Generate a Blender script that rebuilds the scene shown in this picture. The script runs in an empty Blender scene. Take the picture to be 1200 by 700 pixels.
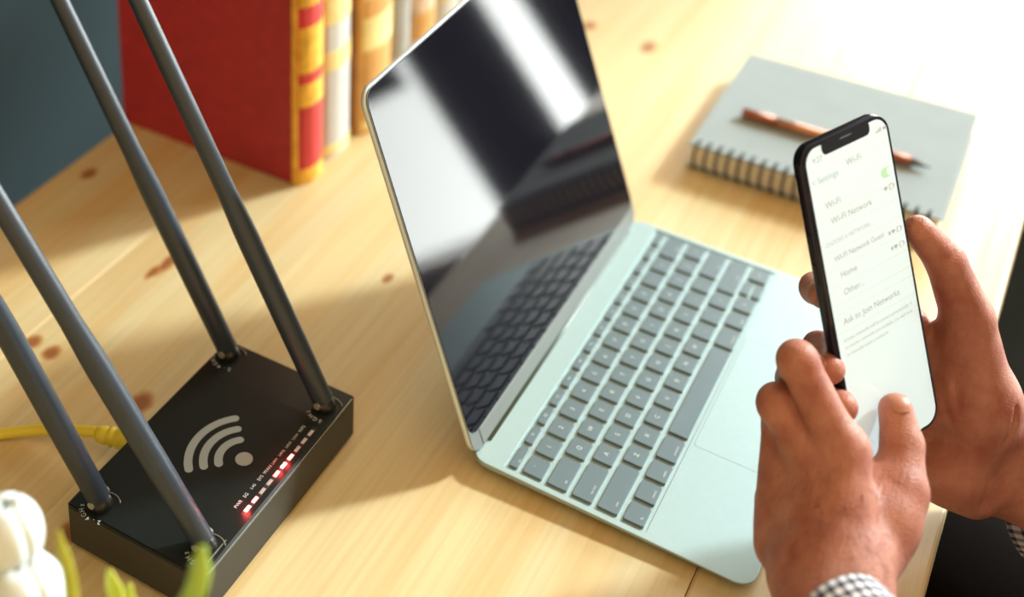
import bpy, bmesh, math, random
import numpy as np
from mathutils import Vector, Matrix
random.seed(7)
scn = bpy.context.scene
COL = scn.collection
# ------------------------------------------------------------------ camera
camd = bpy.data.cameras.new('camera'); cam = bpy.data.objects.new('camera', camd); COL.objects.link(cam)
camd.sensor_fit = 'HORIZONTAL'; camd.sensor_width = 36.0; camd.lens = 49.907
camd.shift_x = 0.19349; camd.shift_y = -0.41825
Rv = Vector((0.52852, -0.84892, 0.00282)); Uv = Vector((0.32471, 0.20522, 0.92328)); Fv = Vector((0.78436, 0.48706, -0.38412))
cam.matrix_world = Matrix(((Rv.x, Uv.x, -Fv.x, -0.61086), (Rv.y, Uv.y, -Fv.y, -0.09456), (Rv.z, Uv.z, -Fv.z, 0.66955), (0, 0, 0, 1)))
camd.dof.use_dof = True; camd.dof.focus_distance = 0.805; camd.dof.aperture_fstop = 3.6
camd.clip_start = 0.02
scn.camera = cam
# ------------------------------------------------------------------ world, sun, window daylight, exposure
w = bpy.data.worlds.new('world'); scn.world = w; w.use_nodes = True
w.node_tree.nodes['Background'].inputs[0].default_value = (1.0, 0.67, 0.33, 1)
w.node_tree.nodes['Background'].inputs[1].default_value = 1.35
sd = bpy.data.lights.new('sun', 'SUN'); sd.energy = 5.4; sd.angle = math.radians(5.0); sd.color = (0.90, 1.0, 0.97)
so = bpy.data.objects.new('sun', sd); COL.objects.link(so)
SUN_AZ, SUN_EL = math.radians(-30.5), math.radians(30.5)
sdir = Vector((math.cos(SUN_EL)*math.cos(SUN_AZ), math.cos(SUN_EL)*math.sin(SUN_AZ), math.sin(SUN_EL)))
so.rotation_euler = sdir.to_track_quat('Z', 'Y').to_euler(); so.location = sdir*3
WIN_X = 2.2
WINS = [(-2.3, -.62, -.70, 2.1), (-.34, .42, .12, 1.02)]      # y0, y1, z0, z1 of the two windows in the wall
for (y0, y1, z0, z1), rad in zip(WINS, (21., 30.)):
    ad = bpy.data.lights.new('window_daylight', 'AREA'); ad.shape = 'RECTANGLE'; ad.size = z1-z0-.1; ad.size_y = y1-y0-.1
    ad.energy = rad*math.pi*ad.size*ad.size_y; ad.color = (0.93, 1.0, 0.98)
    ao = bpy.data.objects.new('window_daylight', ad); COL.objects.link(ao)
    ao.location = (WIN_X+.10, (y0+y1)/2, (z0+z1)/2); ao.rotation_euler = (0, math.radians(90), 0)
vs = scn.view_settings; vs.view_transform = 'Standard'; vs.look = 'None'; vs.gamma = 1.0; vs.use_curve_mapping = False; vs.exposure = 0.0

# ------------------------------------------------------------------ materials
def srgb(r, g, b):
    f = lambda c: (c/255/12.92 if c/255 <= .04045 else ((c/255+.055)/1.055)**2.4)
    return (f(r), f(g), f(b), 1)
def mat(name, col, rough=.5, metal=0., spec=.5, noise=0., nscale=40., bump=0., bscale=300., coat=0., emit=None, estr=0., sss=0., trans=0.):
    m = bpy.data.materials.new(name); m.use_nodes = True
    nt = m.node_tree; b = nt.nodes['Principled BSDF']
    b.inputs['Base Color'].default_value = col; b.inputs['Roughness'].default_value = rough
    b.inputs['Metallic'].default_value = metal; b.inputs['Specular IOR Level'].default_value = spec
    b.inputs['Coat Weight'].default_value = coat; b.inputs['Coat Roughness'].default_value = .1
    if trans: b.inputs['Transmission Weight'].default_value = trans
    if sss:
        b.inputs['Subsurface Weight'].default_value = sss; b.inputs['Subsurface Radius'].default_value = (1, .35, .2); b.inputs['Subsurface Scale'].default_value = .004
    if emit: b.inputs['Emission Color'].default_value = emit; b.inputs['Emission Strength'].default_value = estr
    tc = nt.nodes.new('ShaderNodeTexCoord')
    n = nt.nodes.new('ShaderNodeTexNoise'); n.inputs['Scale'].default_value = nscale; n.inputs['Detail'].default_value = 4
    nt.links.new(tc.outputs['Object'], n.inputs['Vector'])
    r = nt.nodes.new('ShaderNodeValToRGB')
    k = max(noise, .015)
    r.color_ramp.elements[0].position = .3; r.color_ramp.elements[1].position = .7
    r.color_ramp.elements[0].color = tuple(c*(1-k) for c in col[:3])+(1,)
    r.color_ramp.elements[1].color = tuple(min(1, c*(1+k)) for c in col[:3])+(1,)
    nt.links.new(n.outputs['Fac'], r.inputs['Fac']); nt.links.new(r.outputs['Color'], b.inputs['Base Color'])
    if bump:
        n2 = nt.nodes.new('ShaderNodeTexNoise'); n2.inputs['Scale'].default_value = bscale; n2.inputs['Detail'].default_value = 5
        nt.links.new(tc.outputs['Object'], n2.inputs['Vector'])
        bp = nt.nodes.new('ShaderNodeBump'); bp.inputs['Strength'].default_value = bump; bp.inputs['Distance'].default_value = .001
        nt.links.new(n2.outputs['Fac'], bp.inputs['Height']); nt.links.new(bp.outputs['Normal'], b.inputs['Normal'])
    return m
def N(nt, t, **kw):
    n = nt.nodes.new(t)
    for k, v in kw.items(): setattr(n, k, v)
    return n
def wood_material(name, base, dark, rough, knots=None, grain=1.0):
    m = bpy.data.materials.new(name); m.use_nodes = True; nt = m.node_tree; L = nt.links; b = nt.nodes['Principled BSDF']
    g = N(nt, 'ShaderNodeNewGeometry'); oi = N(nt, 'ShaderNodeObjectInfo')
    add = N(nt, 'ShaderNodeVectorMath', operation='ADD'); L.new(g.outputs['Position'], add.inputs[0])
    mul = N(nt, 'ShaderNodeMath', operation='MULTIPLY'); mul.inputs[1].default_value = 7.0; L.new(oi.outputs['Random'], mul.inputs[0])
    L.new(mul.outputs[0], add.inputs[1])
    # knots pull the grain lines around them
    acc = None
    if knots:
        for (kx, ky, rx, ry) in knots:
            s = N(nt, 'ShaderNodeVectorMath', operation='SUBTRACT'); L.new(g.outputs['Position'], s.inputs[0]); s.inputs[1].default_value = (kx, ky, 0)
            q = N(nt, 'ShaderNodeVectorMath', operation='MULTIPLY'); L.new(s.outputs[0], q.inputs[0]); q.inputs[1].default_value = (1/rx, 1/ry, 0)
            ln = N(nt, 'ShaderNodeVectorMath', operation='LENGTH'); L.new(q.outputs[0], ln.inputs[0])
            if acc is None: acc = ln.outputs['Value']
            else:
                mn = N(nt, 'ShaderNodeMath', operation='MINIMUM'); L.new(acc, mn.inputs[0]); L.new(ln.outputs['Value'], mn.inputs[1]); acc = mn.outputs[0]
    mp = N(nt, 'ShaderNodeMapping'); mp.inputs['Scale'].default_value = (1.2, 22, 22); L.new(add.outputs[0], mp.inputs['Vector'])
    n1 = N(nt, 'ShaderNodeTexNoise'); n1.inputs['Scale'].default_value = 1.6; n1.inputs['Detail'].default_value = 5; n1.inputs['Distortion'].default_value = .6; L.new(mp.outputs[0], n1.inputs['Vector'])
    mp2 = N(nt, 'ShaderNodeMapping'); mp2.inputs['Scale'].default_value = (6, 260, 260); L.new(add.outputs[0], mp2.inputs['Vector'])
    n2 = N(nt, 'ShaderNodeTexNoise'); n2.inputs['Scale'].default_value = 1.0; n2.inputs['Detail'].default_value = 3; L.new(mp2.outputs[0], n2.inputs['Vector'])
    r1 = N(nt, 'ShaderNodeValToRGB'); e = r1.color_ramp.elements
    e[0].position = .36; e[0].color = dark; e[1].position = .58; e[1].color = base
    L.new(n1.outputs['Fac'], r1.inputs['Fac'])
    mx0 = N(nt, 'ShaderNodeMix', data_type='RGBA'); mx0.inputs['Factor'].default_value = .55*grain; mx0.inputs['A'].default_value = base; L.new(r1.outputs['Color'], mx0.inputs['B'])
    r2 = N(nt, 'ShaderNodeValToRGB'); e = r2.color_ramp.elements
    e[0].position = .35; e[0].color = (.86, .80, .70, 1); e[1].position = .6; e[1].color = (1, 1, 1, 1); L.new(n2.outputs['Fac'], r2.inputs['Fac'])
    mx = N(nt, 'ShaderNodeMix', data_type='RGBA', blend_type='MULTIPLY'); mx.inputs['Factor'].default_value = .6*grain
    L.new(mx0.outputs['Result'], mx.inputs['A']); L.new(r2.outputs['Color'], mx.inputs['B'])
    hv = N(nt, 'ShaderNodeHueSaturation'); L.new(mx.outputs['Result'], hv.inputs['Color'])
    mr = N(nt, 'ShaderNodeMapRange'); mr.inputs['To Min'].default_value = .94; mr.inputs['To Max'].default_value = 1.04; L.new(oi.outputs['Random'], mr.inputs['Value']); L.new(mr.outputs[0], hv.inputs['Value'])
    out = hv.outputs['Color']
    if acc is not None:
        nn = N(nt, 'ShaderNodeTexNoise'); nn.inputs['Scale'].default_value = 120; L.new(g.outputs['Position'], nn.inputs['Vector'])
        ad_ = N(nt, 'ShaderNodeMath', operation='ADD'); L.new(acc, ad_.inputs[0]); mm = N(nt, 'ShaderNodeMath', operation='MULTIPLY_ADD'); mm.inputs[1].default_value = .7; mm.inputs[2].default_value = -.35; L.new(nn.outputs['Fac'], mm.inputs[0]); L.new(mm.outputs[0], ad_.inputs[1])
        rk = N(nt, 'ShaderNodeValToRGB'); e = rk.color_ramp.elements
        e[0].position = .12; e[0].color = (.45, .20, .09, 1); e[1].position = .30; e[1].color = (1, 1, 1, 1)
        e2 = e.new(.20); e2.color = (.72, .42, .20, 1)
        dv = N(nt, 'ShaderNodeMath', operation='DIVIDE'); dv.inputs[1].default_value = 5.0; L.new(ad_.outputs[0], dv.inputs[0]); L.new(dv.outputs[0], rk.inputs['Fac'])
        mk = N(nt, 'ShaderNodeMix', data_type='RGBA', blend_type='MULTIPLY'); mk.inputs['Factor'].default_value = 1; L.new(out, mk.inputs['A']); L.new(rk.outputs['Color'], mk.inputs['B']); out = mk.outputs['Result']
    L.new(out, b.inputs['Base Color'])
    b.inputs['Roughness'].default_value = rough; b.inputs['Specular IOR Level'].default_value = .85
    bp = N(nt, 'ShaderNodeBump'); bp.inputs['Strength'].default_value = .15; bp.inputs['Distance'].default_value = .0006; L.new(n2.outputs['Fac'], bp.inputs['Height']); L.new(bp.outputs['Normal'], b.inputs['Normal'])
    return m
def gingham_material():
    m = bpy.data.materials.new('gingham'); m.use_nodes = True; nt = m.node_tree; L = nt.links; b = nt.nodes['Principled BSDF']
    uv = N(nt, 'ShaderNodeUVMap'); sp = N(nt, 'ShaderNodeSeparateXYZ'); L.new(uv.outputs[0], sp.inputs[0])
    outs = []
    for ax in (0, 1):
        fr = N(nt, 'ShaderNodeMath', operation='FRACT'); L.new(sp.outputs[ax], fr.inputs[0])
        gt = N(nt, 'ShaderNodeMath', operation='GREATER_THAN'); gt.inputs[1].default_value = .5; L.new(fr.outputs[0], gt.inputs[0]); outs.append(gt.outputs[0])
    a = N(nt, 'ShaderNodeMath', operation='ADD'); L.new(outs[0], a.inputs[0]); L.new(outs[1], a.inputs[1])
    h = N(nt, 'ShaderNodeMath', operation='MULTIPLY'); h.inputs[1].default_value = .5; L.new(a.outputs[0], h.inputs[0])
    r = N(nt, 'ShaderNodeValToRGB'); r.color_ramp.interpolation = 'CONSTANT'; e = r.color_ramp.elements
    e[0].color = (.78, .78, .80, 1); e[1].position = .75; e[1].color = (.035, .035, .07, 1); k = e.new(.4); k.color = (.28, .28, .33, 1)
    L.new(h.outputs[0], r.inputs['Fac']); L.new(r.outputs['Color'], b.inputs['Base Color']); b.inputs['Roughness'].default_value = .85
    return m
def skin_material():
    m = bpy.data.materials.new('skin'); m.use_nodes = True; nt = m.node_tree; L = nt.links; b = nt.nodes['Principled BSDF']
    g = N(nt, 'ShaderNodeNewGeometry')
    n = N(nt, 'ShaderNodeTexNoise'); n.inputs['Scale'].default_value = 55; n.inputs['Detail'].default_value = 5; L.new(g.outputs['Position'], n.inputs['Vector'])
    r = N(nt, 'ShaderNodeValToRGB'); e = r.color_ramp.elements; e[0].position = .32; e[0].color = SKIN_A; e[1].position = .68; e[1].color = SKIN_B
    L.new(n.outputs['Fac'], r.inputs['Fac']); L.new(r.outputs['Color'], b.inputs['Base Color'])
    b.inputs['Roughness'].default_value = .5; b.inputs['Specular IOR Level'].default_value = .4
    b.inputs['Subsurface Weight'].default_value = .35; b.inputs['Subsurface Radius'].default_value = (1, .28, .14); b.inputs['Subsurface Scale'].default_value = .007
    v = N(nt, 'ShaderNodeTexVoronoi'); v.inputs['Scale'].default_value = 900; L.new(g.outputs['Position'], v.inputs['Vector'])
    mp = N(nt, 'ShaderNodeMapping'); mp.inputs['Rotation'].default_value = (.5, .8, .2); mp.inputs['Scale'].default_value = (60, 420, 60); L.new(g.outputs['Position'], mp.inputs['Vector'])
    n2 = N(nt, 'ShaderNodeTexNoise'); n2.inputs['Scale'].default_value = 1.0; n2.inputs['Detail'].default_value = 6; L.new(mp.outputs[0], n2.inputs['Vector'])
    mx = N(nt, 'ShaderNodeMath', operation='MULTIPLY_ADD'); mx.inputs[1].default_value = .35; L.new(v.outputs['Distance'], mx.inputs[0]); L.new(n2.outputs['Fac'], mx.inputs[2])
    bp = N(nt, 'ShaderNodeBump'); bp.inputs['Strength'].default_value = .6; bp.inputs['Distance'].default_value = .0010; L.new(mx.outputs[0], bp.inputs['Height']); L.new(bp.outputs['Normal'], b.inputs['Normal'])
    return m
SKIN_A = (.31, .098, .066, 1); SKIN_B = (.47, .210, .150, 1)
KNOTS = [(.116, .570, .007, .005), (.063, .447, .018, .004), (.045, .45, .008, .003), (-.057, .474, .006, .005), (-.058, .456, .006, .005), (-.063, .376, .009, .006), (-.166, .346, .007, .006),
         (.556, .257, .010, .006), (.565, .320, .008, .006), (.130, .301, .005, .003), (.92, .12, .01, .007), (-.35, .10, .01, .007)]
M = dict(
    pine=wood_material('pine', (.585, .485, .270, 1), (.56, .36, .130, 1), .52, KNOTS),
    floor=mat('floor_vinyl', (.014, .014, .012, 1), .95, spec=.0, noise=.15, nscale=6),
    wall=mat('wall_paint', (.036, .056, .066, 1), .9, spec=.1, noise=.05, nscale=3),
    frame_white=mat('window_paint', (.75, .75, .72, 1), .4),
    alu=mat('brushed_aluminium', (.345, .475, .50, 1), .42, .35, noise=.02, nscale=200),
    alu_edge=mat('polished_edge', (.55, .64, .68, 1), .30, .35),
    key=mat('key_plastic', (.100, .150, .175, 1), .42, spec=.6, noise=.05),  # black keys; the glare on them is put into this grey
    legend=mat('key_print', (.55, .60, .60, 1), .6),
    hinge=mat('hinge_plastic', (.05, .085, .08, 1), .35),
    screen=mat('screen_glass', (.006, .006, .010, 1), .045, spec=.22),
    chin=mat('lid_chin', (.15, .17, .168, 1), .5, .1),
    rblack=mat('router_plastic', (.008, .011, .011, 1), .34, spec=.45, noise=.1, bump=.06, bscale=1500),
    rside=mat('router_side_plastic', (.022, .022, .018, 1), .5, noise=.1, bump=.08, bscale=900),
    antenna=mat('antenna_rubber', (.020, .032, .050, 1), .40, spec=.5, noise=.06, nscale=120),
    print_grey=mat('router_print', (.29, .35, .39, 1), .55),
    print_white=mat('router_text', (.52, .60, .66, 1), .55),
    edge_line=mat('router_seam', (.35, .36, .33, 1), .3, .5),
    led_red=mat('led_red', (.9, .3, .3, 1), .3, emit=(1, .10, .08, 1), estr=14),
    led_hot=mat('led_hot', (1, .8, .8, 1), .3, emit=(1, .55, .50, 1), estr=5),
    led_off=mat('led_diffuser', (.34, .30, .30, 1), .3, emit=(1, .75, .72, 1), estr=.12),
    rubber=mat('rubber', (.02, .02, .02, 1), .7),
    cable=mat('cable_jacket', (.60, .50, .035, 1), .42, noise=.05),
    port=mat('port_plastic', (.03, .03, .03, 1), .4),
    red_cloth=mat('red_book_cloth', (.36, .022, .030, 1), .62, noise=.12, nscale=90, bump=.15, bscale=700),
    red_spine=mat('red_spine_cloth', (.55, .03, .035, 1), .5, noise=.1),
    gilt=mat('gilt', (.85, .48, .06, 1), .38, .35, noise=.2, nscale=120),
    gilt_pale=mat('pale_gilt', (.80, .68, .32, 1), .45, .15, noise=.15),
    grey_cloth=mat('pale_grey_cloth', (.55, .57, .58, 1), .6, noise=.06),
    brown_cloth=mat('brown_leather', (.42, .17, .035, 1), .5, noise=.15),
    tan_cloth=mat('tan_leather', (.62, .33, .10, 1), .5, noise=.12),
    slate_cloth=mat('slate_cloth', (.36, .38, .40, 1), .6, noise=.06),
    cream_cloth=mat('cream_patterned_cloth', (.68, .52, .38, 1), .6, noise=.3, nscale=60),
    dark_cloth=mat('dark_cloth', (.03, .03, .04, 1), .6),
    paper=mat('paper', (.80, .76, .62, 1), .8, noise=.06, nscale=300),
    nb_cover=mat('notebook_card', (.27, .315, .335, 1), .9, spec=.1, noise=.03),
    wire=mat('spiral_wire', (.03, .03, .03, 1), .35, .6),
    pen=mat('pen_lacquer', (.45, .20, .10, 1), .3, .5, noise=.1),
    pen_dark=mat('pen_tip', (.30, .10, .05, 1), .35, .3),
    phone_frame=mat('phone_frame', (.022, .024, .040, 1), .22, .75),
    phone_glass=mat('phone_bezel', (.010, .010, .014, 1), .08, spec=.6),
    phone_ui=mat('phone_screen_white', (.56, .70, .76, 1), .12, emit=(.80, .97, 1.0, 1), estr=.36),
    ui_text=mat('ui_text_grey', (.44, .50, .53, 1), .5),
    ui_pale=mat('ui_text_pale', (.55, .62, .64, 1), .5),
    ui_blue=mat('ui_text_blue', (.42, .60, .70, 1), .5),
    ui_line=mat('ui_row_line', (.72, .75, .74, 1), .5),
    ui_green=mat('ui_toggle_green', (.40, .66, .42, 1), .4, emit=(.45, .80, .47, 1), estr=.30),
    nail=mat('fingernail', (.44, .20, .14, 1), .42, spec=.4, sss=.2),
    denim=mat('dark_trousers', (.006, .005, .005, 1), .95, spec=.0, noise=.2, nscale=400),
    hair=mat('black_hair', (.012, .010, .009, 1), .5, noise=.2),
    shoe=mat('shoe_leather', (.02, .018, .016, 1), .5),
    chair=mat('chair_black', (.02, .02, .022, 1), .6),
    petal=mat('white_petal', (.70, .78, .82, 1), .6, sss=.3, noise=.03),
    stem=mat('green_stem', (.33, .52, .08, 1), .5, noise=.12, sss=.1),
    leaf=mat('yellow_green_leaf', (.46, .55, .06, 1), .45, noise=.12, sss=.1),
    pot=mat('white_ceramic', (.7, .7, .68, 1), .25),
    soil=mat('soil', (.04, .025, .015, 1), .9, noise=.3, nscale=200),
)
M['gingham'] = gingham_material(); M['skin'] = skin_material()
mg = bpy.data.materials.new('window_glass'); mg.use_nodes = True; nt = mg.node_tree
tr = N(nt, 'ShaderNodeBsdfTransparent'); gl = N(nt, 'ShaderNodeBsdfGlossy'); gl.inputs['Roughness'].default_value = .02; mxs = N(nt, 'ShaderNodeMixShader'); mxs.inputs[0].default_value = .06
nt.links.new(tr.outputs[0], mxs.inputs[1]); nt.links.new(gl.outputs[0], mxs.inputs[2]); nt.links.new(mxs.outputs[0], nt.nodes['Material Output'].inputs[0])
M['glass'] = mg

# ------------------------------------------------------------------ object helpers (metres)
def link(name, me, m, parent=None, smooth=False, kind=None):
    o = bpy.data.objects.new(name, me); COL.objects.link(o)
    if m is not None and not me.materials: me.materials.append(M[m] if isinstance(m, str) else m)
    if smooth:
        for p in me.polygons: p.use_smooth = True
    if parent is not None: o.parent = parent
    if kind: o['kind'] = kind
    return o
def pyd(verts, faces):
    me = bpy.data.meshes.new('mesh'); me.from_pydata([tuple(v) for v in verts], [], [tuple(f) for f in faces]); me.update(); return me
def bm_mesh(bm):
    bmesh.ops.recalc_face_normals(bm, faces=bm.faces[:])
    me = bpy.data.meshes.new('mesh'); bm.to_mesh(me); bm.free(); return me
def box(x0, x1, y0, y1, z0, z1, bev=0., seg=2):
    bm = bmesh.new(); bmesh.ops.create_cube(bm, size=1)
    for v in bm.verts: v.co = Vector(((x0+x1)/2+v.co.x*(x1-x0), (y0+y1)/2+v.co.y*(y1-y0), (z0+z1)/2+v.co.z*(z1-z0)))
    if bev: bmesh.ops.bevel(bm, geom=bm.edges[:], offset=bev, segments=seg, affect='EDGES', profile=.5)
    return bm_mesh(bm)
def rr(w, h, r, n=6):   # rounded rectangle outline, centred
    pts = []
    for cx, cy, a0 in ((w/2-r, h/2-r, 0), (-w/2+r, h/2-r, 90), (-w/2+r, -h/2+r, 180), (w/2-r, -h/2+r, 270)):
        for i in range(n+1):
            a = math.radians(a0+90*i/n); pts.append((cx+r*math.cos(a), cy+r*math.sin(a)))
    return pts
def loft(rings, cap=True):
    n = len(rings[0]); V = [v for r_ in rings for v in r_]; F = []
    for k in range(len(rings)-1):
        for i in range(n): F.append((k*n+i, k*n+(i+1) % n, (k+1)*n+(i+1) % n, (k+1)*n+i))
    if cap: F.append(tuple(range(n))[::-1]); F.append(tuple(range((len(rings)-1)*n, len(rings)*n)))
    return pyd(V, F)
def slab(w, h, r, z0, z1, e=0., n=6, ne=3):   # rounded slab with rounded rim e
    prof = [(0, z0)] if not e else []
    if e:
        for i in range(ne+1): a = math.pi/2*i/ne; prof.append((e*(1-math.sin(a)), z0+e*(1-math.cos(a))))
        for i in range(ne+1): a = math.pi/2*i/ne; prof.append((e*(1-math.cos(a)), z1-e*(1-math.sin(a))))
    else: prof.append((0, z1))
    rings = []
    for ins, z in prof: rings.append([(x, y, z) for x, y in rr(w-2*ins, h-2*ins, max(r-ins, 1e-4), n)])
    return loft(rings)
def frames(path):
    P = [Vector(p) for p in path]; T = []
    for i in range(len(P)): T.append((P[min(i+1, len(P)-1)]-P[max(i-1, 0)]).normalized())
    up = Vector((0, 0, 1)) if abs(T[0].z) < .9 else Vector((1, 0, 0))
    u = T[0].cross(up).normalized(); out = []
    for p, t in zip(P, T):
        u = (u-t*u.dot(t)).normalized(); out.append((p, u, t.cross(u)))
    return out
def tube(path, rad, n=12, flat=1.0, cap=True):
    rads = rad if isinstance(rad, (list, tuple)) else [rad]*len(path)
    return loft([[p+u*(math.cos(2*math.pi*i/n)*r)+v*(math.sin(2*math.pi*i/n)*r*flat) for i in range(n)] for (p, u, v), r in zip(frames(path), rads)], cap)
def lathe(prof, n=32):
    return loft([[(r*math.cos(2*math.pi*i/n), r*math.sin(2*math.pi*i/n), z) for i in range(n)] for r, z in prof])
def spline(pts, k=8):   # Catmull-Rom
    P = [Vector(p) for p in pts]; P = [P[0]*2-P[1]]+P+[P[-1]*2-P[-2]]; out = []
    for i in range(1, len(P)-2):
        for j in range(k):
            t = j/k; a, b, c, d = P[i-1:i+3]
            out.append(.5*((2*b)+(c-a)*t+(2*a-5*b+4*c-d)*t*t+(3*b-a-3*c+d)*t**3))
    out.append(P[-2]); return out
_tc = {}
def text_mesh(s, size, ext=.0, align='CENTER'):
    key = (s, size, ext, align)
    if key not in _tc:
        c = bpy.data.curves.new('t', 'FONT'); c.body = s; c.size = size; c.extrude = ext; c.align_x = align; c.align_y = 'CENTER'; c.resolution_u = 3
        o = bpy.data.objects.new('t', c); COL.objects.link(o)
        dg = bpy.context.evaluated_depsgraph_get(); _tc[key] = bpy.data.meshes.new_from_object(o.evaluated_get(dg))
        bpy.data.objects.remove(o); bpy.data.curves.remove(c)
    return _tc[key]
def text(name, s, size, m, parent, mtx, ext=0., align='CENTER'):
    me = text_mesh(s, size, ext, align).copy(); me.materials.clear(); me.transform(mtx); return link(name, me, m, parent)
def empty(name, loc, label, cat, group=None):
    o = bpy.data.objects.new(name, None); COL.objects.link(o); o.location = loc; o.empty_display_size = .02; tag(o, label, cat, group); return o
def tag(o, label, cat, group=None):
    o['label'] = label; o['category'] = cat
    if group: o['group'] = group
    return o
def at(me, loc):   # shift mesh coordinates so they are local to a parent at loc
    me.transform(Matrix.Translation(-Vector(loc))); return me
T = Matrix.Translation

# ------------------------------------------------------------------ room shell
FZ = -.74
link('floor', box(-3.2, 2.32, -3.2, 1.1, FZ-.05, FZ), 'floor', kind='structure')
link('wall_back', box(-3.2, 2.2, .98, 1.1, FZ, 2.4), 'wall', kind='structure')
bm = bmesh.new()
def bbox(bm, x0, x1, y0, y1, z0, z1):
    r_ = bmesh.ops.create_cube(bm, size=1)
    for v in r_['verts']: v.co = Vector(((x0+x1)/2+v.co.x*(x1-x0), (y0+y1)/2+v.co.y*(y1-y0), (z0+z1)/2+v.co.z*(z1-z0)))
wx0, wx1 = WIN_X, WIN_X+.12
(ya, yb, za, zb_), (yc_, yd, zc, zd) = WINS
bbox(bm, wx0, wx1, -3.2, ya, FZ, 2.4); bbox(bm, wx0, wx1, ya, yb, FZ, za); bbox(bm, wx0, wx1, ya, yb, zb_, 2.4)
bbox(bm, wx0, wx1, yb, yc_, FZ, 2.4); bbox(bm, wx0, wx1, yc_, yd, FZ, zc); bbox(bm, wx0, wx1, yc_, yd, zd, 2.4); bbox(bm, wx0, wx1, yd, 1.1, FZ, 2.4)
link('wall_right', bm_mesh(bm), 'wall', kind='structure')
for wi, (y0, y1, z0, z1) in enumerate(WINS):
    win = bpy.data.objects.new('window_%d' % (wi+1), None); COL.objects.link(win); wl = Vector((WIN_X, (y0+y1)/2, z0)); win.location = wl; win['kind'] = 'structure'
    win['label'] = ('tall white framed window in the right wall', 'low white framed window in the right wall')[wi]
    bm = bmesh.new()
    for a_, b_ in ((y0, y0+.05), (y1-.05, y1)): bbox(bm, WIN_X+.03, WIN_X+.08, a_, b_, z0, z1)
    for a_, b_ in ((z0, z0+.05), (z1-.05, z1)): bbox(bm, WIN_X+.03, WIN_X+.08, y0+.05, y1-.05, a_, b_)
    link('window_frame', at(bm_mesh(bm), wl), 'frame_white', win)
    link('pane', at(box(WIN_X+.05, WIN_X+.056, y0+.05, y1-.05, z0+.05, z1-.05), wl), 'glass', win)
# unseen dark drapes added to shape the tall window's reflection in the laptop screen
def mask_curtain(y0, y1, z0, z1, nf, label):
    n = nf*8; V = []
    for i in range(n+1):
        y = y0+(y1-y0)*i/n; x = WIN_X-.07+.022*math.sin(2*math.pi*i/8); V += [(x, y, z0), (x*.999+.003, y, z1), (x+.004, y, z1), (x+.004, y, z0)]
    F = []
    for i in range(n):
        a_, b_ = i*4, i*4+4
        for k in range(4): F.append((a_+k, a_+(k+1) % 4, b_+(k+1) % 4, b_+k))
    F += [(0, 1, 2, 3), (n*4+3, n*4+2, n*4+1, n*4)]
    o = empty('mask_curtain', (WIN_X-.07, (y0+y1)/2, z0), label, 'mask_curtain')
    link('cloth', at(pyd(V, F), o.location), 'dark_cloth', o, True)
    link('rod', at(tube([(WIN_X-.068, y0-.03, z1+.006), (WIN_X-.068, y1+.03, z1+.006)], .008, 10), o.location), 'frame_white', o, True)
mask_curtain(-1.46, -1.17, FZ+.01, .30, 5, 'added dark half-height drape over the middle of the tall window, masking its reflection')
mask_curtain(-1.07, -.60, FZ+.01, .30, 6, 'added dark half-height drape at the wall end of the tall window, masking its reflection')
mask_curtain(-2.34, -1.50, -.17, 2.12, 12, 'added dark long drape over the far end of the tall window, masking its reflection')

# ------------------------------------------------------------------ table: boards as parts
TX0, TX1, TY0, TY1, TH = -.78, 1.35, -.081, .592, .026
tb = empty('pine_table', (.28, .25, FZ), 'pale knotty pine table carrying the laptop, router and books', 'table')
tl = tb.location
nb_ = 6; bw = (TY1-TY0)/nb_
for i in range(nb_):
    y0 = TY0+bw*i; g = .00004
    link('plank', at(box(TX0, TX1, y0+(g if i else 0), y0+bw-(g if i < nb_-1 else 0), -TH, 0, (.00008 if 0 < i < nb_-1 else .0022), 2), tl), 'pine', tb)
for y in (TY0+.03, TY1-.05): link('apron', at(box(TX0+.05, TX1-.05, y, y+.02, -TH-.07, -TH), tl), 'pine', tb)
for x in (TX0+.04, TX1-.10):
    for y in (TY0+.03, TY1-.09): link('leg', at(box(x, x+.06, y, y+.06, FZ, -TH, .003), tl), 'pine', tb)

# ------------------------------------------------------------------ laptop
LW, LD, LL = .2805, .1722, .2447
YH, LTH = .1677, math.radians(70.04)
def ztop(y): return .005+(.010-.005)*y/LD
lap = empty('laptop', (LW/2, LD/2, 0), 'open silver laptop with black glossy screen and black keys greyed for glare', 'laptop')
ll = lap.location
KX0, KX1, KY0, KY1 = .0049, .2757, .063, .1508
def wedge(me):   # z given 0..1 between underside and the sloping deck, in deck coordinates
    for v in me.vertices:
        y = v.co.y; v.co.z = .0022+(ztop(y)-.0022)*v.co.z
    return me
# tub below the key well
prof = [(.010, 0.), (.004, .12), (.0012, .38), (.0002, .62), (0, .84)]
tub = loft([[(x+LW/2, y+LD/2, z) for x, y in rr(LW-2*i, LD-2*i, .0105-i*.6, 8)] for i, z in prof])
link('base', at(wedge(tub), ll), 'alu', lap)
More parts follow.
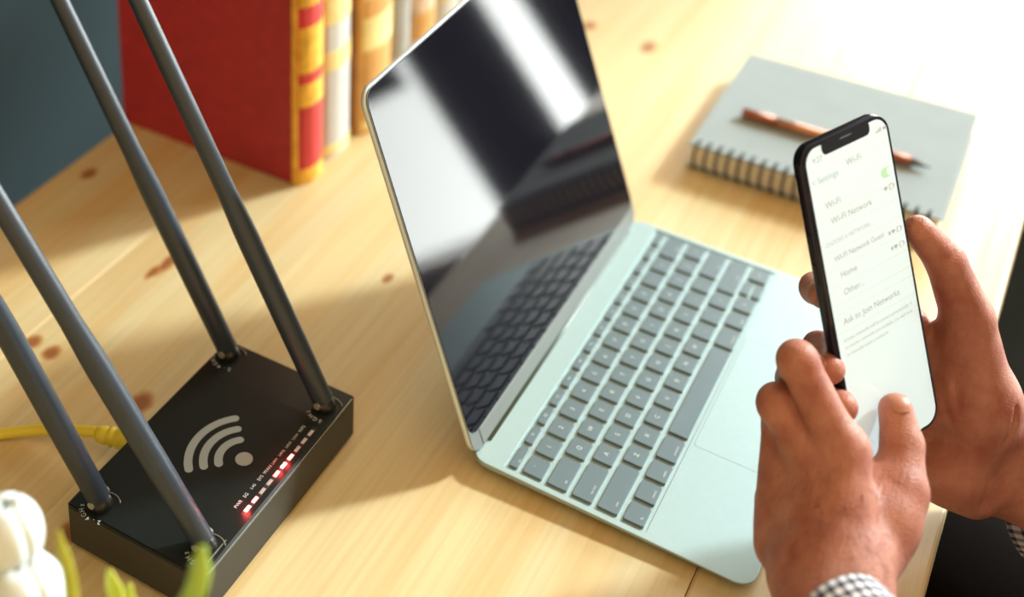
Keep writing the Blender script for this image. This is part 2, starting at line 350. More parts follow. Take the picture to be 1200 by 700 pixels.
# deck plate with the key well cut out
bm = bmesh.new()
outer = [(x+LW/2, y+LD/2) for x, y in rr(LW, LD, .0105, 8)]
outer2 = [(x+LW/2, y+LD/2) for x, y in rr(LW-.0008, LD-.0008, .0101, 8)]
wcx, wcy, ww, wh = (KX0+KX1)/2, (KY0+KY1)/2, KX1-KX0+.0016, KY1-KY0+.0016
inner = [(x+wcx, y+wcy) for x, y in rr(ww, wh, .0012, 3)]
def ring(bm, pts, z): return [bm.verts.new((x, y, z)) for x, y in pts]
o0, o1, o2, i1, i0 = ring(bm, outer, .82), ring(bm, outer, .95), ring(bm, outer2, 1.), ring(bm, inner, 1.), ring(bm, inner, .83)
for a, b_ in ((o0, o1), (o1, o2), (i1, i0)):
    for i in range(len(a)): bm.faces.new((a[i], a[(i+1) % len(a)], b_[(i+1) % len(a)], b_[i]))
ed = []
for a in (o2, i1):
    for i in range(len(a)): ed.append(bm.edges.get((a[i], a[(i+1) % len(a)])))
bmesh.ops.triangle_fill(bm, use_beauty=True, edges=ed)
link('deck', at(wedge(bm_mesh(bm)), ll), 'alu', lap)
link('key_well', at(wedge(box(KX0-.0007, KX1+.0007, KY0-.0007, KY1+.0007, .78, .845)), ll), 'alu', lap)
link('trackpad_gap', at(wedge(loft([[(x+.1403, y+.0312, z) for x, y in rr(.1124, .0584, .002, 4)] for z in (.97, 1.004)])), ll), 'chin', lap)
link('trackpad', at(wedge(loft([[(x+.1403, y+.0312, z) for x, y in rr(.1118, .0578, .002, 4)] for z in (.97, 1.010)])), ll), 'alu', lap)
for x in (.03, LW-.03):
    for y in (.02, LD-.02): link('rubber_foot', at(T((x, y, 0)) and slab(.012, .012, .0058, 0, .004), (0, 0, 0)), 'rubber', lap).location = (x-ll.x, y-ll.y, 0)
UX = (KX1-KX0)/14.5; UY = (KY1-KY0)/5.55; G = .0033
rows = [
    [('esc', 1.2)]+[('F%d' % i, 1.023) for i in range(1, 13)]+[('', 1.024)],
    [(c, 1) for c in '`1234567890-=']+[('delete', 1.5)],
    [('tab', 1.5)]+[(c, 1) for c in 'QWERTYUIOP[]\\'],
    [('caps lock', 1.75)]+[(c, 1) for c in "ASDFGHJKL;'"]+[('return', 1.75)],
    [('shift', 2.25)]+[(c, 1) for c in 'ZXCVBNM,./']+[('shift', 2.25)],
    [('fn', 1), ('control', 1), ('option', 1), ('command', 1.25), ('', 5), ('command', 1.25), ('option', 1), ('<', 1), ('ud', 1), ('>', 1)],
]
_kc = {}
def key_mesh(kw, kh):
    k = (round(kw, 5), round(kh, 5))
    if k not in _kc:
        me = loft([[(x, y, z) for x, y in rr(kw-2*i, kh-2*i, .0011, 3)] for i, z in ((0, 0), (0, .0014), (.0003, .0017))])
        _kc[k] = me
    return _kc[k]
slope = math.atan2(.005, LD)
def add_key(x, y, kw, kh, lab):
    zb = .0022+(ztop(y)-.0022)*.845
    o = link('key', key_mesh(kw, kh), 'key', lap); o.location = Vector((x, y, zb))-ll; o.rotation_euler = (slope, 0, 0)
    if lab:
        size = .0042 if len(lab) == 1 else (.0021 if len(lab) > 2 else .0026)
        dx, dy = (0, 0) if len(lab) <= 3 and lab not in ('esc', 'tab', 'fn') else (0, -kh*.28)
        if lab in ('tab', 'caps lock', 'esc', 'fn') or (lab == 'shift' and x < .1): dx = -kw/2+.0045+.0006*len(lab)
        text('key_legend', lab, size, 'legend', o, T((dx, dy, .00176)))
yc = KY1
for ri, row in enumerate(rows):
    rh = UY*(.55 if ri == 0 else 1.0); yc -= rh; x = KX0
    for lab, wu in row:
        kw = UX*wu
        if lab == 'ud':
            for s, c in ((.25, '^'), (-.25, 'v')): add_key(x+kw/2, yc+rh/2+s*rh, kw-G, rh/2-G*.55, '')
        else: add_key(x+kw/2, yc+rh/2, kw-G, rh-G, lab)
        x += kw
# lid in lid coordinates: x along hinge, y up the lid, z towards the user
lid = bpy.data.objects.new('lid', None); COL.objects.link(lid); lid.parent = lap; lid.empty_display_size = .02
lid.location = Vector((LW/2, YH+.0012, .0112))-ll; lid.rotation_euler = (LTH, 0, 0)
cy = LL/2-.0015
link('lid_shell', (lambda me: (me.transform(T((0, cy, 0))), me)[1])(slab(LW, LL, .0105, -.0042, -.0004, .0016, 8, 3)), 'alu_edge', lid, True)
link('screen_rim', (lambda me: (me.transform(T((0, cy, 0))), me)[1])(slab(LW-.0016, LL-.0016, .0098, -.0005, .0002, 0, 8)), 'chin', lid)
gl_h = LL-.0016-.0118
link('screen', (lambda me: (me.transform(T((0, cy+.0118/2-.0002, 0))), me)[1])(slab(LW-.0032, gl_h-.0012, .0088, .0001, .0006, 0, 8)), 'screen', lid)
link('chin', box(-LW/2+.012, LW/2-.012, cy-LL/2+.0012, cy-LL/2+.0118, .0001, .0006, .0002, 1), 'chin', lid)
hb = link('hinge', tube([(.018, YH+.0004, .0088), (LW-.018, YH+.0004, .0088)], .0021, 14), 'hinge', lap, True); hb.data.transform(T(-ll))

# ------------------------------------------------------------------ router
RX0, RX1, RY0, RY1, RZ = -.1722, -.0140, .2453, .3405, .033
ro = empty('wifi_router', ((RX0+RX1)/2, (RY0+RY1)/2, 0), 'black wireless router with four antennas and red lights', 'router')
rl = ro.location
bm = bmesh.new()
xs = [RX0, RX0+.022, RX1-.030, RX1]; zt = [RZ-.0012, RZ, RZ, RZ-.0012]
ins = .0
prof = [(RY0, .002), (RY0, RZ-.0012), (RY0+.0012, None), (RY1-.0012, None), (RY1, RZ-.0012), (RY1, .002)]
cols = []
for x, z in zip(xs, zt):
    cols.append([bm.verts.new((x, y, z if zz is None else min(zz, z-.0006))) for y, zz in prof])
for a, b_ in zip(cols[:-1], cols[1:]):
    for j in range(6): bm.faces.new((a[j], a[(j+1) % 6], b_[(j+1) % 6], b_[j]))
bm.faces.new(cols[0]); bm.faces.new(cols[-1][::-1])
bmesh.ops.bevel(bm, geom=[e for e in bm.edges if abs(e.verts[0].co.x-e.verts[1].co.x) < 1e-6 and (abs(e.verts[0].co.x-RX0) < 1e-6 or abs(e.verts[0].co.x-RX1) < 1e-6)], offset=.0008, segments=2, affect='EDGES')
link('housing', at(bm_mesh(bm), rl), 'rblack', ro)
link('front_panel', at(box(RX0+.0015, RX1-.0015, RY0-.0006, RY0+.002, .0035, RZ-.0022, .0004, 1), rl), 'rside', ro)
link('end_panel', at(box(RX0-.0006, RX0+.002, RY0+.0015, RY1-.0015, .0035, RZ-.0032, .0004, 1), rl), 'rside', ro)
link('end_panel', at(box(RX1-.002, RX1+.0006, RY0+.0015, RY1-.0015, .0035, RZ-.0032, .0004, 1), rl), 'rside', ro)
link('seam_line', at(box(RX0+.003, RX1-.003, RY0-.0003, RY0+.0005, RZ-.0019, RZ-.0013), rl), 'edge_line', ro)
link('slot', at(box(RX0+.009, RX0+.026, RY0+.0035, RY0+.0041, RZ-.0002, RZ+.00005), rl), 'edge_line', ro)
for x in (RX0+.012, RX1-.012):
    for y in (RY0+.012, RY1-.012): link('rubber_foot', slab(.010, .010, .0049, 0, .0022), 'rubber', ro).location = Vector((x, y, 0))-rl
# wifi symbol
IC = Vector((-.0935, .2735, RZ+.00008))
dot = lathe([(.0052, 0), (.0052, .0001)], 24); link('signal_dot', at(dot, rl-IC), 'print_grey', ro)
for r_ in (.0150, .0238, .0326):
    n = 24; V = []; wd = .0025
    a0, a1 = math.radians(90-46), math.radians(90+46)
    path = [(r_*math.cos(a0+(a1-a0)*i/n), r_*math.sin(a0+(a1-a0)*i/n)) for i in range(n+1)]
    Lr, Rr_ = [], []
    for i, (x, y) in enumerate(path):
        a = a0+(a1-a0)*i/n; Lr.append(((r_+wd)*math.cos(a), (r_+wd)*math.sin(a))); Rr_.append(((r_-wd)*math.cos(a), (r_-wd)*math.sin(a)))
    def cap_(c, a, sgn): return [(c[0]+wd*math.cos(a+sgn*math.pi*j/8), c[1]+wd*math.sin(a+sgn*math.pi*j/8)) for j in range(1, 8)]
    V = [(x, y, .0001) for x, y in Lr+Rr_]; F = [(i, i+1, n+2+i, n+1+i) for i in range(n)]
    for c_, a_ in ((path[-1], a1), (path[0], a0+math.pi)):
        k0 = len(V); V += [(c_[0]+wd*math.cos(a_+math.pi*j/10), c_[1]+wd*math.sin(a_+math.pi*j/10), .0001) for j in range(11)]; F.append(tuple(range(k0, k0+11)))
    bm = bmesh.new(); bm.from_mesh(pyd(V, F))
    link('signal_arc', at(bm_mesh(bm), rl-IC), 'print_grey', ro)
# status lights and their captions
LEDX0, LEDX1, LEDY = -.1262, -.0520, .2512
link('light_groove', at(box(LEDX0-.0015, LEDX1+.0015, LEDY-.0014, LEDY+.0014, RZ-.0006, RZ+.00012, .0002, 1), rl), 'port', ro)
names = ['PWR', '5G', '2.4G', 'SYS', 'WAN', 'LAN1', 'LAN2', 'LAN3', 'LAN4', 'WPS']
for i, nm in enumerate(names):
    x = LEDX0+(LEDX1-LEDX0)*(i+.5)/10
    mm = 'led_hot' if i in (0, 5) else ('led_red' if i in (1, 4, 6) else 'led_off')
    link('status_light', at(box(x-.0024, x+.0024, LEDY-.0010, LEDY+.0010, RZ-.0002, RZ+.0005, .0002, 1), rl), mm, ro)
    text('light_caption', nm, .0030 if len(nm) < 4 else .0023, 'print_white', ro, T(Vector((x, LEDY+.0062, RZ+.0001))-rl))
for i, e_ in ((0, .0065), (4.6, .0045), (5.6, .0045)):
    pl = bpy.data.lights.new('led_glow', 'POINT'); pl.energy = e_; pl.color = (1, .06, .05); pl.shadow_soft_size = .002
    po = bpy.data.objects.new('led_glow', pl); COL.objects.link(po); po.parent = ro; po.location = Vector((LEDX0+(LEDX1-LEDX0)*(i+.5)/10, LEDY+.0005, RZ+.0040))-rl
# antennas
ants = [((-.0268, .3288), (0, .1215, .216), '2.4GHz'), ((-.0326, .2537), (0, .129, .2376), '5GHz'), ((-.1556, .2543), (-.015, .1167, .188), '5GHz'), ((-.1632, .3212), (-.014, .0504, .1156), '2.4GHz')]
for (bx, by), d, cap in ants:
    d = Vector(d).normalized(); b0 = Vector((bx, by, RZ-.0015))
    an = link('antenna', at(tube([b0+d*s for s in (.006, .0066, .060, .118, .128, .150, .312, .318, .320)], [.0060, .0066, .0070, .0071, .0069, .0060, .0055, .0046, .002], 20), rl), 'antenna', ro, True)
    link('antenna_knuckle', at(tube([b0+d*.0005, b0+d*.004, b0+d*.012], [.0062, .0062, .0050], 18), rl), 'rblack', an, True)
    ax = Vector((0, 1, 0)).cross(d).normalized()
    pinc = b0+d*.0068
    link('hinge_pin', at(tube([pinc-Vector((.0073, 0, 0)), pinc+Vector((.0073, 0, 0))], .0022, 12), rl), 'edge_line', an)
    link('base_ring', at(tube([(bx+.0092*math.cos(a), by+.0092*math.sin(a), RZ+.0001) for a in [math.radians(10+k*10) for k in range(-6, 8)]], .0004, 6), rl), 'edge_line', ro)
    for k, ch in enumerate(cap):
        a = math.radians(165-(k-len(cap)/2+.5)*17)
        text('band_mark', ch, .0040, 'print_white', ro, T(Vector((bx+.0122*math.cos(a), by+.0122*math.sin(a), RZ+.0002))-rl) @ Matrix.Rotation(a-math.pi/2, 4, 'Z'))
# yellow network cable
cab = empty('network_cable', (-.115, .43, 0), 'yellow network cable plugged into the back of the router', 'cable')
clc = cab.location
pth = spline([(-.104, .366, .0125), (-.109, .380, .0118), (-.1165, .402, .008), (-.128, .424, .0040), (-.150, .446, .0036), (-.190, .470, .0036), (-.26, .49, .0036), (-.40, .50, .0036), (-.55, .53, .0036)], 6)
link('cord', at(tube(pth, .0034, 12), clc), 'cable', cab, True)
bd = (Vector((-.110, .382, .0117))-Vector((-.1005, .3445, .014))).normalized(); b0 = Vector((-.1005, .3445, .014))
link('strain_boot', at(tube([b0+bd*s for s in (.004, .005, .016, .017, .0185, .0195, .021, .022, .0235, .0245, .030, .031)], [.0060, .0068, .0064, .0052, .0052, .0062, .0062, .0050, .0050, .0058, .0046, .0036], 14), clc), 'cable', cab, True)
link('plug', at(box(-.1055, -.0950, .3410, .3520, .009, .018, .0008, 1), clc), 'cable', cab)

# ------------------------------------------------------------------ books (spines face -y)
def book(name, label, x0, x1, y0, y1, h, mcover, mspine, bands, mband, round_=.012, edge=None):
    t = x1-x0; o = empty(name, ((x0+x1)/2, (y0+y1)/2, 0), label, 'book', 'row of standing books'); l = o.location
    for xa in (x0, x1-.0032): link('cover_board', at(box(xa, xa+.0032, y0+.004, y1, 0, h, .0008, 1), l), mcover, o)
    n = 8; out = []; inn = []
    for i in range(n+1):
        a = math.pi*i/n; out.append(((x0+x1)/2-math.cos(a)*t/2, y0+.006-math.sin(a)*round_)); inn.append(((x0+x1)/2-math.cos(a)*(t/2-.003), y0+.006-math.sin(a)*(round_-.003)))
    poly = out+inn[::-1]
    link('spine', at(loft([[(x, y, z) for x, y in poly] for z in (0, h)]), l), mspine, o)
    link('page_block', at(box(x0+.0033, x1-.0033, y0+.007, y1-.004, .004, h-.004), l), 'paper', o)
    if edge: link('gilt_edge', at(box(x0-.0004, x0+.0030, y0+.0015, y0+.0062, 0, h, .0004, 1), l), edge, o)
    for z0, z1 in bands:
        o2 = [((x0+x1)/2-math.cos(math.pi*(i+1.6)/(n+3.2))*(t/2+.0005), y0+.006-math.sin(math.pi*(i+1.6)/(n+3.2))*(round_+.0006)) for i in range(n+1)]
        i2 = [((x0+x1)/2-math.cos(math.pi*(i+1.6)/(n+3.2))*(t/2-.001), y0+.006-math.sin(math.pi*(i+1.6)/(n+3.2))*(round_-.001)) for i in range(n+1)]
        link('gilt_band', at(loft([[(x, y, z) for x, y in o2+i2[::-1]] for z in (z0, z1)]), l), mband, o)
    return o
book('red_book', 'thick dark red hardback with gold bands on its spine', .1905, .2275, .4165, .5950, .300, 'red_cloth', 'red_spine', [(.001, .014), (.072, .092), (.102, .142), (.160, .182), (.205, .225), (.26, .28)], 'gilt', .012, 'gilt')
book('grey_book', 'pale grey hardback between the red book and the brown book', .2300, .2755, .4190, .5900, .290, 'grey_cloth', 'grey_cloth', [(.004, .012), (.083, .100), (.125, .150), (.19, .21)], 'gilt_pale')
book('brown_book', 'brown leather book with gold lettered panels beside the pale grey one', .2790, .3320, .4110, .5900, .300, 'brown_cloth', 'tan_cloth', [(.004, .012), (.080, .110), (.128, .160), (.20, .23)], 'gilt_pale')
book('slate_book', 'slim slate grey book beside the brown leather one', .3335, .3640, .4120, .5850, .285, 'slate_cloth', 'slate_cloth', [(.23, .24)], 'slate_cloth')
book('cream_book', 'cream and orange patterned book behind the laptop lid corner', .3665, .4110, .4100, .5900, .295, 'cream_cloth', 'cream_cloth', [(.05, .075), (.12, .15)], 'tan_cloth')
book('black_book', 'thin black book beside the cream patterned one', .4130, .4230, .4130, .5800, .280, 'dark_cloth', 'dark_cloth', [(.22, .23)], 'slate_cloth', .004)
book('silver_book', 'light grey book at the end of the row behind the laptop', .4255, .4700, .4150, .5900, .290, 'grey_cloth', 'grey_cloth', [(.06, .08), (.2, .22)], 'gilt_pale')

# ------------------------------------------------------------------ spiral notebook and pen
NX0, NX1, NY0, NY1, NZ = .383, .556, -.030, .163, .0225
nbk = empty('spiral_notebook', ((NX0+NX1)/2, (NY0+NY1)/2, 0), 'thick grey spiral bound notebook under the pen', 'notebook'); nl = nbk.location
link('back_cover', at(box(NX0, NX1, NY0, NY1, 0, .0018, .0004, 1), nl), 'nb_cover', nbk)
link('page_block', at(box(NX0+.003, NX1-.0025, NY0+.002, NY1-.002, .0018, NZ-.0016), nl), 'paper', nbk)
link('front_cover', at(box(NX0, NX1, NY0, NY1, NZ-.0016, NZ, .0004, 1), nl), 'nb_cover', nbk)
nr = 21
ringm = tube([(.0115*math.cos(a)*.80-.0005, .0012*math.sin(a*.5), .0125*math.sin(a)) for a in [2*math.pi*i/24 for i in range(25)]], .0011, 7)
for i in range(nr):
    o = link('spiral_ring', ringm, 'wire', nbk, True); o.location = Vector((NX0+.0025, NY0+.008+(NY1-NY0-.016)*i/(nr-1), .0136))-nl
pn = empty('pen', (.445, .064, NZ), 'rose brown pen lying on the grey notebook', 'pen'); pl_ = pn.location
pz = NZ+.0044
link('barrel', at(tube([(.4452, .110, pz), (.4451, .094, pz), (.4450, .030, pz)], .0042, 16), pl_), 'pen', pn, True)
link('cap', at(tube([(.4454, .138, pz), (.4454, .1375, pz), (.4452, .1105, pz)], [.003, .0044, .0044], 16), pl_), 'pen_dark', pn, True)
link('grip', at(tube([(.4450, .0298, pz), (.4448, .004, pz)], [.0043, .0040], 16), pl_), 'pen_dark', pn, True)
link('tip', at(tube([(.4448, .0038, pz), (.4447, -.006, pz), (.4446, -.011, pz)], [.0036, .0016, .0006], 14), pl_), 'chin', pn, True)

# ------------------------------------------------------------------ smartphone
PW, PH, PT = .067, .178, .008
ph = empty('smartphone', (.06456, -.02494, .17537), 'black smartphone with a lit white settings screen held in both hands', 'phone')
pn_ = Vector((-.43, -.83, .35)).normalized(); pu = Vector((.13, .33, .94)); pu = (pu-pn_*pu.dot(pn_)).normalized(); pr = pu.cross(pn_)
ph.rotation_euler = Matrix((pr, pu, pn_)).transposed().to_euler()
link('frame', slab(PW, PH, .0105, -PT, -.0002, .0026, 10, 4), 'phone_frame', ph, True)
link('glass', slab(PW-.0012, PH-.0012, .0100, -.0006, .0001, 0, 10), 'phone_glass', ph)
scr = link('display', slab(PW-.0046, PH-.0046, .0085, .0001, .00022, 0, 10), 'phone_ui', ph)
nt_ = [(x, y+.0847, 0) for x, y in rr(.0370, .0080, .0032, 5)]
link('notch', loft([[(x, y, z) for x, y, _ in nt_] for z in (.0002, .00032)]), 'phone_glass', ph)
link('speaker_slot', box(-.0045, .0045, .0852, .0858, .00033, .00036), 'chin', ph)
link('side_button', box(-PW/2-.0006, -PW/2+.0004, .030, .042, -.0052, -.0032, .0002, 1), 'phone_frame', ph)
link('side_button', box(-PW/2-.0006, -PW/2+.0004, .014, .026, -.0052, -.0032, .0002, 1), 'phone_frame', ph)
def ui(s, x, y, size, m, al='LEFT'): text('screen_text', s, size, m, scr, T((x, y, .00026)), 0, al)
ui('9:27', -.0228, .0800, .0044, 'ui_text', 'CENTER'); ui('Wi-Fi', .003, .0715, .0052, 'ui_text', 'CENTER')
ui('< Settings', -.0295, .0690, .0050, 'ui_blue')
ui('Wi-Fi', -.0230, .0545, .0052, 'ui_text'); ui('WI-FI Network', -.0210, .0455, .0050, 'ui_text')
ui('CHOOSE A NETWORK...', -.0280, .0345, .0034, 'ui_pale')
ui('WI-FI Network Guest', -.0235, .0255, .0043, 'ui_text'); ui('Home', -.0210, .0160, .0050, 'ui_text'); ui('Other...', -.0210, .0065, .0050, 'ui_text')
ui('Ask to Join Networks', -.0250, -.0085, .0050, 'ui_text')
for k, s in enumerate(('Known networks will be joined automatically. If', 'no known networks are available, you will have', 'to manually select a network.')): ui(s, -.0270, -.0180-.0040*k, .0028, 'ui_pale')
for y in (.0500, .0405, .0300, .0205, .0112, .0018, -.0035, -.0135): link('row_line', box(-.0285, .0305, y-.00012, y+.00012, .00022, .00026), 'ui_line', scr)
tg = link('toggle', loft([[(x+.0258, y+.0570, z) for x, y in rr(.0090, .0056, .00275, 5)] for z in (.00022, .00030)]), 'ui_green', scr)
link('toggle_knob', loft([[(x+.0277, y+.0570, z) for x, y in rr(.0048, .0048, .0023, 5)] for z in (.00030, .00036)]), 'phone_ui', tg)
def wedge_icon(x, y, s, m):   # little signal fan
    V = [(x, y-s*.5, .00028)]+[(x+s*math.sin(a)*.9, y-s*.5+s*math.cos(a)*.9, .00028) for a in [math.radians(-45+15*i) for i in range(7)]]
    link('signal_icon', pyd(V, [tuple(range(len(V)))]), m, scr)
for y in (.0485, .0245, .0160):
    wedge_icon(.0226, y, .0026, 'ui_text'); link('info_icon', tube([(.0275+.0017*math.cos(a), y+.0017*math.sin(a), .00028) for a in [2*math.pi*i/14 for i in range(15)]], .00018, 5), 'ui_pale', scr)
    if y < .03: link('lock_icon', box(.0190, .0204, y-.0010, y+.0008, .00022, .00028), 'ui_text', scr)
for k in range(4): link('status_icon', box(.0222+.0013*k, .0230+.0013*k, .0795, .0802+.0006*k, .00022, .00028), 'ui_text', scr)
link('status_icon', box(.0282, .0312, .0797, .0812, .00022, .00028), 'ui_text', scr)

# ------------------------------------------------------------------ person (millimetre field, surface nets)
LH={'index': [(-3.6, -31.7, 125.1, 11.5), (10.5, -2.2, 157.6, 10.0), (29.9, 1.2, 128.7, 9.0), (45.2, -5.2, 102.2, 7.6)], 'middle': [(-7.4, -20.9, 115.7, 11.5), (4.6, 2.8, 131.1, 10.4), (27.9, 2.8, 103.1, 9.2), (47.5, -7.9, 77.5, 7.6)], 'ring': [(-8.4, -11.8, 99.0, 11), (16.8, -1.0, 96.4, 9.4), (38.6, -6.3, 71.8, 8.4), (47.6, -13.2, 55.4, 7.2)], 'pinky': [(-7.1, -8.6, 79.7, 10), (15.8, -4.0, 74.9, 8.4), (31.7, -7.9, 55.7, 7.6), (40.0, -14.3, 43.8, 6.6)], 'thumb': [(-15.6, -54.7, 81.9, 16), (14.7, -60.7, 99.8, 12.5), (33.7, -55.8, 111.0, 10.6), (43.7, -49.2, 121.4, 9.0)]}
LPALM=[[(-1.5, -32.3, 123.6, 13), (-38.9, -44.1, 92.1, 17)], [(-5.7, -20.7, 114.1, 13), (-41.9, -40.0, 88.5, 17)], [(-6.3, -12.3, 97.5, 13), (-43.2, -34.2, 82.8, 17)], [(-5.9, -7.6, 78.1, 12), (-44.5, -29.1, 76.3, 17)], [(9.2, -42.3, 101.5, 8.0), (12.1, -57.7, 93.0, 10.5)], [(-7.2, -42.9, 93.3, 15), (-2.5, -57.0, 90.2, 15)], [(-3.9, -26.9, 81.2, 16), (6.8, -41.0, 85.4, 14)], [(6.7, 1.7, 110.5, 7.5), (-28.1, -13.5, 72.3, 11.5)], [(-40.8, -41.3, 89.3, 20), (-76.7, -51.7, 75.6, 24)], [(-42.8, -33.9, 84.0, 17), (-76.9, -45.9, 72.0, 22)], [(-32.4, -50.3, 89.6, 17), (-70.0, -59.7, 73.8, 22)]]
RH={'index': [(121.1, -38.7, 121.1, 11), (103.6, -6.6, 141.7, 9.5), (70.4, 3.8, 159.9, 8.4), (51.8, -2.8, 171.0, 7.2)], 'middle': [(117.2, -46.0, 93.5, 11), (95.0, -15.8, 107.2, 9.5), (60.7, -4.5, 129.7, 8.6), (30.7, -15.2, 143.4, 8.0)], 'ring': [(112.1, -54.4, 67.2, 11), (90.9, -27.0, 84.8, 9.2), (51.1, -15.6, 111.6, 8.2), (21.1, -26.1, 130.7, 7.6)], 'pinky': [(106.7, -63.6, 44.5, 10), (89.5, -45.1, 58.8, 8.6), (70.9, -33.3, 77.4, 7.6), (60.8, -30.0, 87.1, 7)], 'thumb': [(122.5, -86.3, 79.2, 19), (126.8, -69.5, 132.7, 14.2), (121.2, -53.0, 168.2, 10.8), (111.5, -37.6, 188.8, 8.4)]}
RPALM=[[(122.2, -39.5, 114.6, 12), (139.1, -93.7, 62.1, 18)], [(119.0, -47.6, 89.9, 13), (135.3, -97.2, 44.6, 18)], [(114.1, -56.4, 63.4, 13), (132.1, -99.3, 35.4, 18)], [(107.9, -66.2, 38.4, 13), (128.9, -101.3, 26.3, 18)], [(125.6, -85.5, 81.4, 20), (109.6, -80.6, 44.6, 20)], [(126.8, -69.3, 109.6, 12), (115.4, -69.0, 81.3, 16)], [(99.4, -73.4, 43.2, 16), (110.0, -91.8, 31.1, 15)], [(133.8, -94.7, 60.5, 20), (143.9, -118.7, 45.4, 24)], [(126.9, -100.3, 34.0, 18), (139.0, -123.0, 24.7, 22)], [(143.1, -119.2, 43.1, 26), (155.3, -144.8, 30.3, 28)], [(139.3, -122.8, 25.6, 24), (152.3, -148.0, 15.0, 26)]]
HAIR=[[-10.6, -30.6, 112.4], [-58.7, -44.3, 74.8], [0.7844, 0.4871, -0.3841]]
LEX=[]
REX=[]
LGR=[((22.04, -50.13, 118.88), (24.64, -55.37, 122.29), 1.4), ((24.64, -55.37, 122.29), (25.63, -61.94, 121.49), 1.4), ((19.32, -51.27, 117.76), (21.84, -56.57, 120.7), 1.4), ((21.84, -56.57, 120.7), (22.48, -62.38, 119.82), 1.4), ((0.08, 1.68, 165.29), (3.43, -2.5, 169.11), 1.4), ((3.43, -2.5, 169.11), (4.1, -8.01, 167.92), 1.4), ((-2.26, 0.51, 161.05), (-0.89, -3.76, 164.77), 1.4), ((-0.89, -3.76, 164.77), (0.48, -9.01, 164.05), 1.4), ((-6.46, 6.11, 139.41), (-4.81, 2.63, 142.63), 1.4), ((-4.81, 2.63, 142.63), (-5.54, -1.94, 142.13), 1.4), ((9.29, -48.94, 113.63), (3.78, -55.09, 113.2), 1.4), ((3.78, -55.09, 113.2), (2.26, -62.92, 112.04), 1.4)]
RGR=[((106.76, -49.08, 169.29), (107.83, -54.8, 176.11), 1.5), ((107.83, -54.8, 176.11), (117.88, -59.31, 181.03), 1.5), ((112.65, -58.8, 130.28), (109.46, -72.32, 134.6), 1.5), ((109.46, -72.32, 134.6), (116.35, -81.15, 140.67), 1.5), ((112.9, -59.54, 122.66), (108.84, -60.55, 106.85), 1.5), ((108.84, -60.55, 106.85), (100.85, -67.05, 91.83), 1.5), ((100.85, -67.05, 91.83), (97.5, -76.19, 77.65), 1.5), ((97.5, -76.19, 77.65), (93.61, -83.66, 63.13), 1.5), ((116.04, -103.4, 92.99), (107.18, -102.67, 74.12), 1.5), ((107.18, -102.67, 74.12), (98.34, -99.51, 48.85), 1.5), ((98.34, -99.51, 48.85), (94.15, -98.42, 32.97), 1.5), ((108.35, -72.89, 119.08), (105.04, -71.67, 102.99), 1.5), ((105.04, -71.67, 102.99), (99.05, -77.61, 86.33), 1.5)]
LWR=[-68.9, -50.3, 77.7]
RWR=[146.5, -132.2, 31.0]
LCUT=[-68.9, -50.3, 77.7]
RCUT=[146.5, -132.2, 31.0]
LSL=[[-69.4, -49.8, 82.5], [-170, -160, 85]]
RSL=[[135.3, -124.1, 18.2], [235, -300, -25]]
NAILS=[(LH,LPALM,[],[],[42.5381, -49.8725, 130.2928],(5.6, 7.0, 4.0),[0.5451, -0.8383, 0.0078],[0.6303, 0.416, 0.6555],[-0.5528, -0.3524, 0.7552]),(RH,RPALM,[],[],[28.016, -9.5314, 145.1069],(5.2, 6.5, 4.0),[-0.4337, 0.0653, -0.8987],[-0.8652, -0.3086, 0.3951],[-0.2515, 0.9489, 0.1903]),(RH,RPALM,[],[],[49.116, 2.8686, 172.7069],(5.0, 6.0, 4.0),[-0.516, 0.0136, -0.8565],[-0.8214, -0.2915, 0.4902],[-0.243, 0.9565, 0.1616]),(RH,RPALM,[],[],[18.416, -20.4314, 132.4069],(5.0, 6.0, 4.0),[-0.537, -0.0002, -0.8436],[-0.809, -0.2832, 0.5151],[-0.239, 0.9591, 0.1519])]
FLOWERS=[([-0.2995, 0.2497, 0.1797], 0.015), ([-0.3054, 0.2383, 0.1534], 0.019), ([-0.3052, 0.2637, 0.16], 0.016)]
LEAVES=[([-0.2901, 0.1537, 0.2206], [-0.2996, 0.1535, 0.2009], 0.0046, 'stem'), ([-0.3015, 0.2186, 0.2014], [-0.3079, 0.208, 0.1749], 0.0038, 'leaf'), ([-0.2792, 0.213, 0.1616], [-0.2838, 0.2066, 0.1442], 0.0042, 'leaf'), ([-0.2726, 0.2078, 0.1503], [-0.2808, 0.2032, 0.1331], 0.0038, 'leaf')]
def sd_cap(P, a, b, ra, rb):
    a = np.array(a, float); b = np.array(b, float); ab = b-a
    t = np.clip(((P-a)@ab)/max(ab@ab, 1e-9), 0, 1)
    return np.linalg.norm(P-a-t[..., None]*ab, axis=-1)-(ra+(rb-ra)*t)
def smin(a, b, k):
    h = np.clip(.5+.5*(b-a)/k, 0, 1); return b+(a-b)*h-k*h*(1-h)
def smax(a, b, k): return -smin(-a, -b, k)
